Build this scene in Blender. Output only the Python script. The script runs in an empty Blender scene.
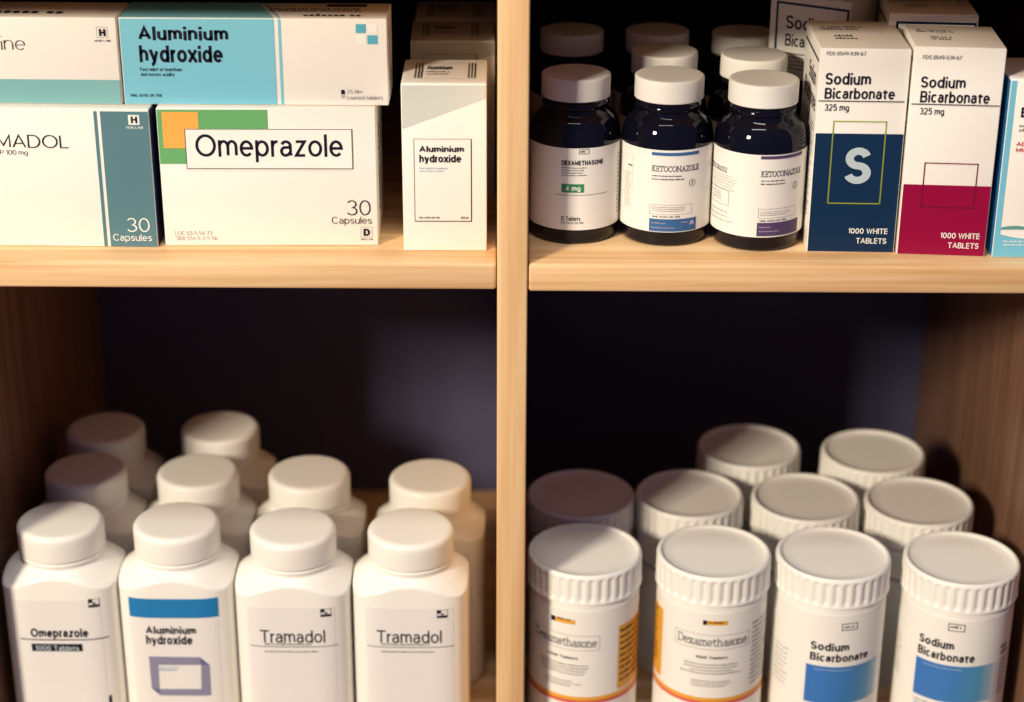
import bpy, math, random
from mathutils import Vector, Matrix
random.seed(7)
scn = bpy.context.scene
COL = scn.collection

# ------------------------------------------------------------------ camera
FPX, PITCH, ROLL = 1850.0, math.radians(23.0), math.radians(0.3)
CAM = Vector((0.0, -1.2, 0.4448))
_c, _s = math.cos(PITCH), math.sin(PITCH)
FWD = Vector((0, _c, -_s)); UP0 = Vector((0, _s, _c)); RT0 = Vector((1, 0, 0))
RT = RT0*math.cos(ROLL) + UP0*math.sin(ROLL)
UP = UP0*math.cos(ROLL) - RT0*math.sin(ROLL)
cd = bpy.data.cameras.new('camera'); cam = bpy.data.objects.new('camera', cd); COL.objects.link(cam)
m = Matrix.Identity(4)
for i in range(3):
    m[i][0], m[i][1], m[i][2], m[i][3] = RT[i], UP[i], -FWD[i], CAM[i]
cam.matrix_world = m
cd.sensor_width = 36.0; cd.lens = FPX/1024*36.0; cd.clip_start = 0.01
cd.dof.use_dof = True; cd.dof.focus_distance = 1.30; cd.dof.aperture_fstop = 3.2; cd.dof.aperture_blades = 8
scn.camera = cam

# ------------------------------------------------------------------ light
w = bpy.data.worlds.new('room_light'); scn.world = w; w.use_nodes = True
w.node_tree.nodes['Background'].inputs[0].default_value = (0.14, 0.145, 0.33, 1)
w.node_tree.nodes['Background'].inputs[1].default_value = 0.60
scn.view_settings.view_transform = 'Standard'; scn.view_settings.look = 'None'
scn.view_settings.exposure = -0.10; scn.view_settings.gamma = 1.0; scn.view_settings.use_curve_mapping = False
# a small window up to the left behind the photographer: six panes with glazing bars between them
WDIR = Vector((-0.78, -1.0, 0.56)).normalized()
WC = Vector((0.0, 0.05, -0.05)) + WDIR*4.0
wq = (-WDIR).to_track_quat('-Z', 'Y')
for ix in (-1, 0, 1):
    for iz in (-0.5, 0.5):
        ld = bpy.data.lights.new('window_pane_light', 'AREA'); ld.shape = 'RECTANGLE'
        ld.size = 0.15; ld.size_y = 0.24; ld.energy = 32.5; ld.color = (1.0, 0.87, 0.67)
        lo = bpy.data.objects.new('window_pane_light', ld); COL.objects.link(lo)
        lo.rotation_mode = 'QUATERNION'; lo.rotation_quaternion = wq
        lo.location = WC + wq @ Vector((ix*0.18, iz*0.28, 0))

# the room's ceiling lamp, above and in front of the shelves
ld = bpy.data.lights.new('ceiling_lamp_light', 'AREA'); ld.shape = 'RECTANGLE'; ld.size = 0.9; ld.size_y = 0.30; ld.energy = 16.0; ld.color = (1.0, 0.96, 0.86)
lo = bpy.data.objects.new('ceiling_lamp_light', ld); COL.objects.link(lo); lo.location = (-0.10, -0.62, 1.75)
lo.rotation_euler = (math.radians(16), 0, 0)

# ------------------------------------------------------------------ pixel rays (1024 x 702 frame)
def ray(px, py): return FWD*FPX + RT*(px-512) + UP*(351-py)
def onz(px, py, z):
    r = ray(px, py); return CAM + r*((z-CAM.z)/r.z)
def ony(px, py, y):
    r = ray(px, py); return CAM + r*((y-CAM.y)/r.y)

# ------------------------------------------------------------------ materials
def lin(c):
    c /= 255.0
    return c/12.92 if c <= 0.04045 else ((c+0.055)/1.055)**2.4
def rgb(r, g, b): return (lin(r), lin(g), lin(b), 1)
MATS = {}
def mat(name, col, rough=0.5, spec=0.3, noise=0.0, scale=60.0, coat=0.0, sss=0.0):
    if name in MATS: return MATS[name]
    M = bpy.data.materials.new(name); M.use_nodes = True; nt = M.node_tree; b = nt.nodes['Principled BSDF']
    b.inputs['Base Color'].default_value = col; b.inputs['Roughness'].default_value = rough
    b.inputs['Specular IOR Level'].default_value = spec; b.inputs['Coat Weight'].default_value = coat
    if coat: b.inputs['Coat Roughness'].default_value = 0.04
    if sss:
        b.inputs['Subsurface Weight'].default_value = sss
        b.inputs['Subsurface Radius'].default_value = (0.004, 0.0035, 0.003); b.inputs['Subsurface Scale'].default_value = 1.0
    if noise:
        tc = nt.nodes.new('ShaderNodeTexCoord'); n = nt.nodes.new('ShaderNodeTexNoise'); mx = nt.nodes.new('ShaderNodeMix')
        n.inputs['Scale'].default_value = scale; n.inputs['Detail'].default_value = 4
        mx.data_type = 'RGBA'; mx.inputs[6].default_value = col
        mx.inputs[7].default_value = tuple(c*(1-noise) for c in col[:3])+(1,)
        nt.links.new(tc.outputs['Object'], n.inputs['Vector']); nt.links.new(n.outputs['Fac'], mx.inputs[0])
        nt.links.new(mx.outputs[2], b.inputs['Base Color'])
    MATS[name] = M; return M

def wood(name, axis, light, dark, sc=1.0, rough=0.45):
    M = bpy.data.materials.new(name); M.use_nodes = True; nt = M.node_tree; b = nt.nodes['Principled BSDF']
    N = nt.nodes.new; L = nt.links.new
    tc = N('ShaderNodeTexCoord'); mp = N('ShaderNodeMapping')
    s = [70*sc, 70*sc, 70*sc]; s[axis] = 2.2*sc
    mp.inputs['Scale'].default_value = s
    L(tc.outputs['Object'], mp.inputs['Vector'])
    n1 = N('ShaderNodeTexNoise'); n1.inputs['Scale'].default_value = 1.0; n1.inputs['Detail'].default_value = 5; n1.inputs['Distortion'].default_value = 0.6
    L(mp.outputs[0], n1.inputs['Vector'])
    mp2 = N('ShaderNodeMapping'); s2 = [330*sc, 330*sc, 330*sc]; s2[axis] = 9*sc; mp2.inputs['Scale'].default_value = s2
    L(tc.outputs['Object'], mp2.inputs['Vector'])
    n2 = N('ShaderNodeTexNoise'); n2.inputs['Scale'].default_value = 1.0; n2.inputs['Detail'].default_value = 3
    L(mp2.outputs[0], n2.inputs['Vector'])
    add = N('ShaderNodeMath'); add.operation = 'MULTIPLY_ADD'; add.inputs[1].default_value = 0.35
    L(n2.outputs['Fac'], add.inputs[0]); L(n1.outputs['Fac'], add.inputs[2])
    cr = N('ShaderNodeValToRGB'); cr.color_ramp.elements[0].position = 0.45; cr.color_ramp.elements[1].position = 0.85
    cr.color_ramp.elements[0].color = light; cr.color_ramp.elements[1].color = dark
    L(add.outputs[0], cr.inputs[0]); L(cr.outputs[0], b.inputs['Base Color'])
    bp = N('ShaderNodeBump'); bp.inputs['Strength'].default_value = 0.12; bp.inputs['Distance'].default_value = 0.0006
    L(n2.outputs['Fac'], bp.inputs['Height']); L(bp.outputs[0], b.inputs['Normal'])
    b.inputs['Roughness'].default_value = rough; b.inputs['Specular IOR Level'].default_value = 0.3
    return M
PINE_L, PINE_D = rgb(243, 212, 168), rgb(211, 164, 112)
WOOD_X = wood('pine_along_width', 0, PINE_L, PINE_D)
WOOD_Z = wood('pine_along_height', 2, rgb(240, 207, 160), rgb(216, 171, 120))
WOOD_S = wood('shade_darkened_pine', 2, rgb(134, 100, 80), rgb(102, 73, 57))  # side panels' pine, with the compartments' shade put into its darker brown
BACK = mat('dark_grey_hardboard', rgb(78, 76, 104), 0.7, 0.2, 0.15, 25)
WHITE = mat('white_carton', rgb(245, 241, 233), 0.42, 0.3, 0.02, 40)
PLASTIC = mat('white_plastic', rgb(243, 240, 233), 0.34, 0.35, 0.015, 30)
CAPW = mat('white_cap_plastic', rgb(240, 237, 230), 0.4, 0.3, 0.02, 30)
LABELW = mat('white_label_paper', rgb(240, 237, 230), 0.5, 0.25, 0.02, 50)
LABELG = mat('pale_grey_label_paper', rgb(232, 229, 226), 0.5, 0.25, 0.02, 50)
GLASS = mat('dark_bottle_glass', (0.004, 0.004, 0.010, 1), 0.05, 0.32)
INK = mat('navy_black_ink', rgb(22, 20, 42), 0.55, 0.2)
GREYINK = mat('grey_ink', rgb(120, 116, 122), 0.55, 0.2)
PALEINK = mat('pale_grey_ink', rgb(185, 181, 180), 0.55, 0.2)
WINK = mat('white_ink', rgb(244, 242, 236), 0.5, 0.25)
TEAL = mat('teal_print', rgb(88, 128, 138), 0.45, 0.25, 0.03, 30)
TEAL2 = mat('light_teal_print', rgb(132, 190, 192), 0.45, 0.25, 0.12, 9)
CYAN = mat('aqua_print', rgb(126, 200, 222), 0.45, 0.25, 0.02, 30)
AQUA = mat('aqua_square_print', rgb(88, 176, 198), 0.45, 0.25)
GREEN = mat('green_print', rgb(106, 174, 112), 0.45, 0.25, 0.02, 30)
ORANGE = mat('orange_print', rgb(244, 176, 84), 0.45, 0.25, 0.02, 30)
NAVY = mat('navy_print', rgb(14, 46, 78), 0.42, 0.25, 0.04, 30)
SIDENAVY = mat('navy_side_print', rgb(26, 44, 84), 0.42, 0.25, 0.04, 30)
MAG = mat('magenta_print', rgb(148, 6, 60), 0.42, 0.25, 0.03, 30)
MAGLINE = mat('plum_line_ink', rgb(112, 14, 58), 0.42, 0.25)
OLIVE = mat('olive_line_ink', rgb(150, 158, 52), 0.42, 0.25)
PALES = mat('pale_blue_grey_ink', rgb(186, 202, 206), 0.45, 0.25)
POLY = mat('pale_sage_print', rgb(208, 211, 203), 0.42, 0.25)
LGREEN = mat('label_green_print', rgb(58, 140, 98), 0.45, 0.25)
LBLUE = mat('label_blue_print', rgb(60, 102, 156), 0.45, 0.25)
LPURP = mat('label_purple_print', rgb(86, 68, 108), 0.45, 0.25)
BLUE = mat('bottle_blue_print', rgb(34, 122, 182), 0.45, 0.25)
SLATE = mat('slate_violet_print', rgb(138, 136, 162), 0.45, 0.25)
SLATED = mat('dark_slate_violet_print', rgb(104, 102, 140), 0.45, 0.25)
BLUEINK = mat('blue_ink', rgb(84, 150, 190), 0.5, 0.25)
AMBER = mat('amber_print', rgb(232, 168, 58), 0.45, 0.25, 0.03, 40)
REDP = mat('rose_red_print', rgb(214, 96, 84), 0.45, 0.25)
REDINK = mat('red_ink', rgb(205, 50, 70), 0.5, 0.25)
SKYB = mat('sky_blue_print', rgb(120, 196, 222), 0.45, 0.25, 0.03, 40)
SIDEB = mat('deep_blue_side_print', rgb(40, 120, 172), 0.45, 0.25, 0.05, 40)
WTEAL = mat('wave_teal_print', rgb(96, 156, 150), 0.45, 0.25)
FOIL = mat('dull_grey_carton', rgb(150, 146, 152), 0.5, 0.3, 0.05, 30)
FLOORM = wood('floor_boards', 0, rgb(150, 120, 92), rgb(110, 84, 62), 0.25, 0.5)
WALLM = mat('wall_paint', rgb(188, 184, 184), 0.8, 0.2, 0.05, 3)
# printed blue to teal to white run on the tub labels
def gradmat():
    M = bpy.data.materials.new('blue_fading_print'); M.use_nodes = True; nt = M.node_tree; b = nt.nodes['Principled BSDF']
    at = nt.nodes.new('ShaderNodeAttribute'); at.attribute_name = 'run'
    cr = nt.nodes.new('ShaderNodeValToRGB'); e = cr.color_ramp.elements
    e[0].position = 0; e[0].color = rgb(54, 112, 188); e[1].position = 1; e[1].color = rgb(236, 234, 228)
    for p, c in ((0.5, rgb(62, 126, 188)), (0.78, rgb(84, 150, 186)), (0.92, rgb(160, 190, 205))):
        q = e.new(p); q.color = c
    nt.links.new(at.outputs['Fac'], cr.inputs[0]); nt.links.new(cr.outputs[0], b.inputs['Base Color'])
    b.inputs['Roughness'].default_value = 0.45
    return M
GRAD = gradmat()

# ------------------------------------------------------------------ mesh helpers
def mk(name, V, Fc, material, parent, smooth=None, uvrun=None):
    me = bpy.data.meshes.new(name); me.from_pydata([tuple(v) for v in V], [], Fc); me.update()
    me.materials.append(material)
    if smooth is not None:
        me.polygons.foreach_set('use_smooth', [True]*len(me.polygons))
        if smooth < 180: me.set_sharp_from_angle(angle=math.radians(smooth))
    if uvrun is not None:
        a = me.attributes.new('run', 'FLOAT', 'POINT'); a.data.foreach_set('value', uvrun)
    return link(name, me, parent)
def link(name, me, parent):
    o = bpy.data.objects.new(name, me); COL.objects.link(o)
    if parent is not None: o.parent = parent
    return o
def thing(name, label, cat, loc, rz=0.0, group=None):
    o = bpy.data.objects.new(name, None); COL.objects.link(o); o.empty_display_size = 0.02
    o.location = loc; o.rotation_euler = (0, 0, rz)
    o['label'] = label; o['category'] = cat
    if group: o['group'] = group
    return o
def root_matrix(o): return Matrix.Translation(o.location) @ Matrix.Rotation(o.rotation_euler.z, 4, 'Z')

def box_vf(x0, x1, y0, y1, z0, z1, b=0.0):
    """a box with chamfered edges"""
    if b <= 0:
        V = [(x, y, z) for z in (z0, z1) for y in (y0, y1) for x in (x0, x1)]
        return V, [(0, 2, 3, 1), (4, 5, 7, 6), (0, 1, 5, 4), (2, 6, 7, 3), (0, 4, 6, 2), (1, 3, 7, 5)]
    import bmesh
    bm = bmesh.new(); V, Fc = box_vf(x0, x1, y0, y1, z0, z1)
    vs = [bm.verts.new(v) for v in V]
    for f in Fc: bm.faces.new([vs[i] for i in f])
    bmesh.ops.bevel(bm, geom=list(bm.edges), offset=b, segments=3, profile=0.5, affect='EDGES')
    bm.verts.index_update()
    V = [v.co[:] for v in bm.verts]; Fc = [[v.index for v in f.verts] for f in bm.faces]; bm.free()
    return V, Fc
def box(name, x0, x1, y0, y1, z0, z1, material, parent, b=0.0):
    V, Fc = box_vf(x0, x1, y0, y1, z0, z1, b)
    return mk(name, V, Fc, material, parent, 40 if b else None)

def lathe_vf(prof, n=96, rfun=None):
    V, Fc = [], []
    for k, (r, z) in enumerate(prof):
        for i in range(n):
            a = 2*math.pi*i/n; rr = rfun(r, z, a, k) if rfun else r
            V.append((rr*math.cos(a), rr*math.sin(a), z))
    for k in range(len(prof)-1):
        for i in range(n):
            j = (i+1) % n
            Fc.append((k*n+i, k*n+j, (k+1)*n+j, (k+1)*n+i))
    Fc.append(tuple(reversed(range(n)))); Fc.append(tuple(range((len(prof)-1)*n, len(prof)*n)))
    return V, Fc
def mesh_of(name, V, Fc, material, ang=50):
    me = bpy.data.meshes.new(name); me.from_pydata(V, [], Fc); me.update(); me.materials.append(material)
    me.polygons.foreach_set('use_smooth', [True]*len(me.polygons)); me.set_sharp_from_angle(angle=math.radians(ang))
    return me
def arc(cx, cz, r, a0, a1, n):
    return [(cx+r*math.cos(math.radians(a0+(a1-a0)*i/n)), cz+r*math.sin(math.radians(a0+(a1-a0)*i/n))) for i in range(n+1)]

# ------------------------------------------------------------------ lettering
def _a(cx, cy, rx, ry, a0, a1, n=12):
    return [(cx+rx*math.cos(math.radians(a0+(a1-a0)*i/n)), cy+ry*math.sin(math.radians(a0+(a1-a0)*i/n))) for i in range(n+1)]
def _arch(x, w=.46): return _a(x+w/2, .44, w/2, .27, 180, 0, 12) + [(x+w, 0)]
# plain sans strokes drawn by hand: per letter (width, list of centre lines); cap height 1
SANS = {
 ' ': (.12, []), '-': (.26, [[(0, .38), (.26, .38)]]), '.': (.02, [[(0, 0), (0, .06)]]),
 'A': (.74, [[(0, 0), (.37, 1), (.74, 0)], [(.13, .32), (.61, .32)]]),
 'B': (.60, [[(0, .52), (0, 1), (.34, 1)] + _a(.34, .76, .22, .24, 90, -90, 8) + [(0, .52), (0, 0), (.36, 0)] + _a(.36, .26, .24, .26, -90, 90, 8)]),
 'C': (.70, [_a(.38, .5, .38, .5, 42, 318, 20)]),
 'D': (.68, [[(0, 0), (0, 1), (.28, 1)] + _a(.28, .5, .40, .5, 90, -90, 14) + [(0, 0)]]),
 'E': (.50, [[(.5, 1), (0, 1), (0, 0), (.52, 0)], [(0, .52), (.46, .52)]]),
 'F': (.48, [[(.5, 1), (0, 1), (0, 0)], [(0, .5), (.42, .5)]]),
 'H': (.62, [[(0, 0), (0, 1)], [(.62, 0), (.62, 1)], [(0, .52), (.62, .52)]]),
 'I': (.0, [[(0, 0), (0, 1)]]),
 'K': (.58, [[(0, 0), (0, 1)], [(.56, 1), (0, .38)], [(.2, .58), (.6, 0)]]),
 'L': (.46, [[(0, 1), (0, 0), (.48, 0)]]),
 'M': (.78, [[(0, 0), (0, 1), (.39, .15), (.78, 1), (.78, 0)]]),
 'N': (.62, [[(0, 0), (0, 1), (.62, 0), (.62, 1)]]),
 'O': (.86, [_a(.43, .5, .43, .5, 90, 450, 28)]),
 'P': (.54, [[(0, 0), (0, 1), (.32, 1)] + _a(.32, .73, .24, .27, 90, -90, 10) + [(0, .46)]]),
 'R': (.58, [[(0, 0), (0, 1), (.34, 1)] + _a(.34, .75, .22, .25, 90, -90, 10) + [(0, .5)], [(.34, .5), (.58, 0)]]),
 'S': (.56, [_a(.28, .75, .26, .25, 18, 262, 14) + _a(.28, .25, .28, .25, 82, -162, 14)]),
 'T': (.62, [[(0, 1), (.62, 1)], [(.31, 1), (.31, 0)]]),
 'U': (.62, [[(0, 1), (0, .3)] + _a(.31, .3, .31, .3, 180, 360, 12) + [(.62, 1)]]),
 'W': (1.0, [[(0, 1), (.26, 0), (.5, .95), (.74, 0), (1, 1)]]),
 'X': (.62, [[(0, 1), (.62, 0)], [(.62, 1), (0, 0)]]),
 'a': (.48, [_a(.24, .48, .21, .22, 160, 0, 9) + [(.45, .1), (.50, 0)], [(.45, .42), (.24, .40)] + _a(.2, .205, .19, .205, 90, 270, 9) + [(.30, .02), (.45, .16)]]),
 'b': (.52, [[(0, 0), (0, 1)], _a(.26, .35, .26, .35, 90, 450, 20)]),
 'c': (.46, [_a(.26, .35, .26, .35, 46, 314, 16)]),
 'd': (.52, [[(.52, 0), (.52, 1)], _a(.26, .35, .26, .35, 90, 450, 20)]),
 'e': (.52, [[(.02, .36), (.52, .36)] + _a(.26, .35, .26, .35, 2, 318, 18)]),
 'f': (.30, [[(.12, 0), (.12, .80)] + _a(.3, .82, .18, .18, 180, 90, 6), [(0, .68), (.3, .68)]]),
 'g': (.52, [_a(.26, .35, .26, .35, 90, 450, 20), [(.52, .7), (.52, -.04)] + _a(.27, -.04, .25, .24, 0, -150, 9)]),
 'h': (.46, [[(0, 0), (0, 1)], _arch(0)]),
 'i': (.0, [[(0, 0), (0, .62)], [(0, .99), (0, 1)]]),
 'l': (.0, [[(0, 0), (0, 1)]]),
 'm': (.80, [[(0, 0), (0, .70)], _arch(0, .40), _arch(.40, .40)]),
 'n': (.46, [[(0, 0), (0, .70)], _arch(0)]),
 'o': (.54, [_a(.27, .35, .27, .35, 90, 450, 22)]),
 'p': (.52, [[(0, -.28), (0, .70)], _a(.26, .35, .26, .35, 90, 450, 20)]),
 'r': (.18, [[(0, 0), (0, .70)], _a(.22, .42, .22, .28, 180, 78, 7)]),
 's': (.42, [_a(.21, .53, .19, .17, 22, 262, 10) + _a(.21, .18, .21, .18, 82, -158, 10)]),
 't': (.30, [[(.12, .90), (.12, .14)] + _a(.26, .14, .14, .14, 180, 275, 5), [(0, .68), (.30, .68)]]),
 'u': (.46, [[(0, .70), (0, .26)] + _a(.23, .26, .23, .26, 180, 360, 12), [(.46, .70), (.46, 0)]]),
 'x': (.46, [[(0, .70), (.46, 0)], [(.46, .70), (0, 0)]]),
 'y': (.48, [[(0, .70), (.25, .02)], [(.48, .70), (.22, -.16), (.14, -.26), (.02, -.26)]]),
 'z': (.42, [[(0, .70), (.42, .70), (0, 0), (.43, 0)]]),
 '0': (.56, [_a(.28, .5, .28, .5, 90, 450, 24)]), '1': (.22, [[(0, .78), (.22, 1), (.22, 0)]]),
 '2': (.54, [_a(.26, .73, .25, .27, 168, -36, 12) + [(0, 0), (.54, 0)]]),
 '3': (.52, [_a(.25, .755, .23, .245, 155, -80, 12) + _a(.25, .26, .27, .26, 80, -155, 12)]),
 '4': (.58, [[(.42, 0), (.42, 1), (0, .28), (.58, .28)]]),
 '5': (.52, [[(.48, 1), (.08, 1), (.04, .54)] + _a(.25, .33, .27, .33, 128, -150, 12)]),
 '6': (.54, [_a(.27, .32, .27, .32, 90, 450, 18), _a(.52, .34, .52, .66, 180, 105, 8)]),
 '7': (.52, [[(0, 1), (.52, 1), (.16, 0)]]),
 '8': (.54, [_a(.27, .76, .22, .24, 90, 450, 16), _a(.27, .26, .27, .26, 90, 450, 18)]),
 '9': (.54, [_a(.27, .68, .27, .32, 90, 450, 18), _a(.02, .66, .52, .66, 0, -75, 8)]),
}
def ribbon(line, th, V, Fc, x):
    """one centre line as a strip of even width with mitred corners"""
    closed = math.dist(line[0], line[-1]) < 1e-6; P = line[:-1] if closed else line; n = len(P); base = len(V)
    for i in range(n):
        p = P[i]; a = P[i-1] if (closed or i) else None; b = P[(i+1) % n] if (closed or i < n-1) else None
        d = [((q[0]-o[0])/math.dist(o, q), (q[1]-o[1])/math.dist(o, q)) for o, q in ((a, p), (p, b)) if o and q and math.dist(o, q) > 1e-6]
        nx, ny = -sum(t[1] for t in d), sum(t[0] for t in d); l = math.hypot(nx, ny) or 1; nx /= l; ny /= l
        c = max(abs(-d[0][1]*nx+d[0][0]*ny), 0.45); h = th/2/c; ex = ey = 0
        if not closed and i in (0, n-1) and len(line) == 2:
            k = (-1 if i == 0 else 1)*th*0.5; ex, ey = d[0][0]*k, d[0][1]*k
        V += [(x+p[0]+nx*h+ex, p[1]+ny*h+ey), (x+p[0]-nx*h+ex, p[1]-ny*h+ey)]
    for i in range(n if closed else n-1):
        j = (i+1) % n; Fc.append((base+2*i, base+2*i+1, base+2*j+1, base+2*j))
def glyphs(s, bold=0.0):
    th = max(0.115+bold*5.0, 0.055); V, Fc, x = [], [], 0.0
    for ch in s:
        wd, pl = SANS[ch]
        for line in pl: ribbon(line, th, V, Fc, x)
        x += wd+0.115+th*0.92
    return V, Fc
# slab-serif strokes drawn by hand: per letter (width, list of polylines); cap height 1, x height 0.68
SLAB = {
 'K': (.86, [[(.15, 0), (.15, 1)], [(0, 0), (.32, 0)], [(0, 1), (.32, 1)], [(.18, .42), (.68, 1)], [(.36, .58), (.72, 0)], [(.54, 1), (.82, 1)], [(.56, 0), (.86, 0)]]),
 'E': (.72, [[(.14, 0), (.14, 1)], [(0, 0), (.68, 0), (.68, .24)], [(0, 1), (.66, 1), (.66, .78)], [(.14, .52), (.48, .52)], [(.48, .4), (.48, .64)]]),
 'T': (.78, [[(.39, 0), (.39, 1)], [(.22, 0), (.56, 0)], [(.02, .76), (.02, 1), (.76, 1), (.76, .76)]]),
 'O': (.86, [_a(.43, .5, .40, .5, 0, 360, 24)]),
 'C': (.82, [_a(.45, .5, .40, .5, 48, 318, 18), [(.74, .72), (.74, 1)]]),
 'N': (1.0, [[(.12, 0), (.12, 1)], [(0, 0), (.26, 0)], [(0, 1), (.12, 1)], [(.12, 1), (.86, 0)], [(.86, 0), (.86, 1)], [(.76, 1), (.98, 1)]]),
 'A': (.92, [[(.12, 0), (.46, 1), (.8, 0)], [(.0, 0), (.28, 0)], [(.64, 0), (.92, 0)], [(.25, .36), (.68, .36)]]),
 'Z': (.74, [[(.06, .76), (.06, 1), (.68, 1), (.05, 0), (.7, 0), (.7, .24)]]),
 'L': (.7, [[(.15, 0), (.15, 1)], [(0, 1), (.32, 1)], [(0, 0), (.66, 0), (.66, .28)]]),
 'F': (.7, [[(.15, 0), (.15, 1)], [(0, 0), (.32, 0)], [(0, 1), (.66, 1), (.66, .78)], [(.15, .5), (.5, .5)]]),
 'D': (.9, [[(.15, 0), (.15, 1)], [(0, 0), (.4, 0)], [(0, 1), (.4, 1)], _a(.4, .5, .44, .5, -90, 90, 14)]),
 'e': (.62, [[(.05, .36), (.57, .36)], _a(.31, .34, .27, .34, 0, 320, 18)]),
 'x': (.64, [[(.08, 0), (.54, .66)], [(.08, .66), (.56, 0)], [(0, 0), (.2, 0)], [(.44, 0), (.64, 0)], [(0, .66), (.22, .66)], [(.42, .66), (.62, .66)]]),
 'a': (.64, [_a(.28, .2, .23, .2, 0, 360, 16), [(.5, 0), (.5, .46)], _a(.3, .46, .2, .2, 0, 150, 8), [(.5, 0), (.62, 0)]]),
 'm': (1.04, [[(.12, 0), (.12, .66)], [(0, .66), (.12, .66)], _a(.32, .44, .2, .22, 180, 0, 10), [(.52, .44), (.52, 0)], _a(.72, .44, .2, .22, 180, 0, 10), [(.92, .44), (.92, 0)], [(.02, 0), (.24, 0)], [(.42, 0), (.62, 0)], [(.82, 0), (1.02, 0)]]),
 't': (.5, [[(.2, .9), (.2, .12), (.3, 0), (.46, .06)], [(.02, .66), (.42, .66)]]),
 'h': (.74, [[(.12, 0), (.12, 1)], [(0, 1), (.12, 1)], _a(.35, .42, .23, .24, 180, 0, 12), [(.58, .42), (.58, 0)], [(.02, 0), (.24, 0)], [(.48, 0), (.7, 0)]]),
 's': (.54, [[(.47, .5), (.47, .6)], _a(.27, .5, .2, .17, 20, 260, 12) + _a(.27, .18, .21, .17, 80, -160, 12), [(.06, .06), (.06, .2)]]),
 'o': (.62, [_a(.31, .33, .27, .34, 0, 360, 20)]),
 'n': (.74, [[(.12, 0), (.12, .66)], [(0, .66), (.12, .66)], _a(.35, .42, .23, .24, 180, 0, 12), [(.58, .42), (.58, 0)], [(.02, 0), (.24, 0)], [(.48, 0), (.7, 0)]]),
}
def slab(s, th=0.12, gap=0.1):
    V, Fc, x = [], [], 0.0
    for ch in s:
        wd, pl = SLAB[ch]
        for line in pl: ribbon(line, th, V, Fc, x)
        x += wd+gap
    return V, Fc

# ------------------------------------------------------------------ printable surfaces (all in the thing's own coordinates)
class Flat:
    """u to the right, v up on a flat face seen from outside; o = lower left corner"""
    step = None
    def __init__(s, root, o, eu, ev):
        s.o, s.eu, s.ev = Vector(o), Vector(eu).normalized(), Vector(ev).normalized(); s.n = s.eu.cross(s.ev)
        s.inv = root_matrix(root).inverted()
    def px(s, x, y):
        c = s.inv @ CAM; d = s.inv.to_3x3() @ ray(x, y)
        p = c + d*((s.o-c).dot(s.n)/d.dot(s.n)) - s.o
        return p.dot(s.eu), p.dot(s.ev)
    def at(s, u, v, off): return s.o + s.eu*u + s.ev*v + s.n*off
class Round:
    """wrapped on a cylinder about the thing's z axis; u = arc length to the right of the side facing -y"""
    step = 0.0016
    def __init__(s, root, r): s.r = r; s.inv = root_matrix(root).inverted()
    def px(s, x, y):
        c = s.inv @ CAM; d = s.inv.to_3x3() @ ray(x, y); r = s.r
        A = d.x*d.x+d.y*d.y; B = 2*(c.x*d.x+c.y*d.y); Q = c.x*c.x+c.y*c.y-r*r; disc = max(B*B-4*A*Q, 0)
        p = c + d*((-B-math.sqrt(disc))/(2*A))
        return r*math.atan2(p.x, -p.y), p.z
    def at(s, u, v, off):
        a = u/s.r; q = s.r+off
        return Vector((q*math.sin(a), -q*math.cos(a), v))
class Bowed:
    """the slightly bowed front of the square bottles"""
    step = 0.003
    def __init__(s, root, prof): s.prof = prof; s.inv = root_matrix(root).inverted()
    def px(s, x, y):
        c = s.inv @ CAM; d = s.inv.to_3x3() @ ray(x, y); yy = s.prof(0)
        for _ in range(4):
            p = c + d*((yy-c.y)/d.y); yy = s.prof(p.x)
        return p.x, p.z
    def at(s, u, v, off): return Vector((u, s.prof(u)-off, v))

OFF = 0.00022
def put(name, S, V, Fc, material, parent, layer=1, run=None):
    return mk(name, [S.at(u, v, OFF*layer) for u, v in V], Fc, material, parent, uvrun=run)
def uvbox(S, b):
    x0, y0, x1, y1 = b
    u0, v0 = S.px(x0, y1); _, v1 = S.px(x0, y0); u1, _ = S.px(x1, y1)
    return u0, v0, u1, v1
def grid(S, u0, v0, u1, v1):
    n = max(1, int(math.ceil(abs(u1-u0)/S.step))) if S.step else 1
    V, Fc = [], []
    for i in range(n+1):
        u = u0+(u1-u0)*i/n; V += [(u, v0), (u, v1)]
        if i: Fc.append((2*i-2, 2*i, 2*i+1, 2*i-1))
    return V, Fc
def rect_uv(name, S, q, material, parent, layer=1, run=False):
    V, Fc = grid(S, *q)
    return put(name, S, V, Fc, material, parent, layer, [(u-q[0])/(q[2]-q[0]) for u, v in V] if run else None)
def rect(name, S, b, material, parent, layer=1, run=False): return rect_uv(name, S, uvbox(S, b), material, parent, layer, run)
def many(name, S, rects, material, parent, layer=1):
    V, Fc = [], []
    for q in rects:
        a, f = grid(S, *q); n = len(V); V += a; Fc += [tuple(i+n for i in t) for t in f]
    return put(name, S, V, Fc, material, parent, layer)
def frame_uv(name, S, q, t, material, parent, layer=1, tr=None):
    u0, v0, u1, v1 = q; tr = tr or t
    return many(name, S, [(u0, v0, u1, v0+tr), (u0, v1-t, u1, v1), (u0, v0, u0+t, v1), (u1-tr, v0, u1, v1)], material, parent, layer)
def frame(name, S, b, t, material, parent, layer=1, tr=None): return frame_uv(name, S, uvbox(S, b), t, material, parent, layer, tr)
def fit(VF, q):
    V, Fc = VF; xs = [p[0] for p in V]; ys = [p[1] for p in V]
    a, b, c, d = min(xs), min(ys), max(xs), max(ys)
    return [(q[0]+(p[0]-a)/(c-a)*(q[2]-q[0]), q[1]+(p[1]-b)/(d-b)*(q[3]-q[1])) for p in V], Fc
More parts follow.
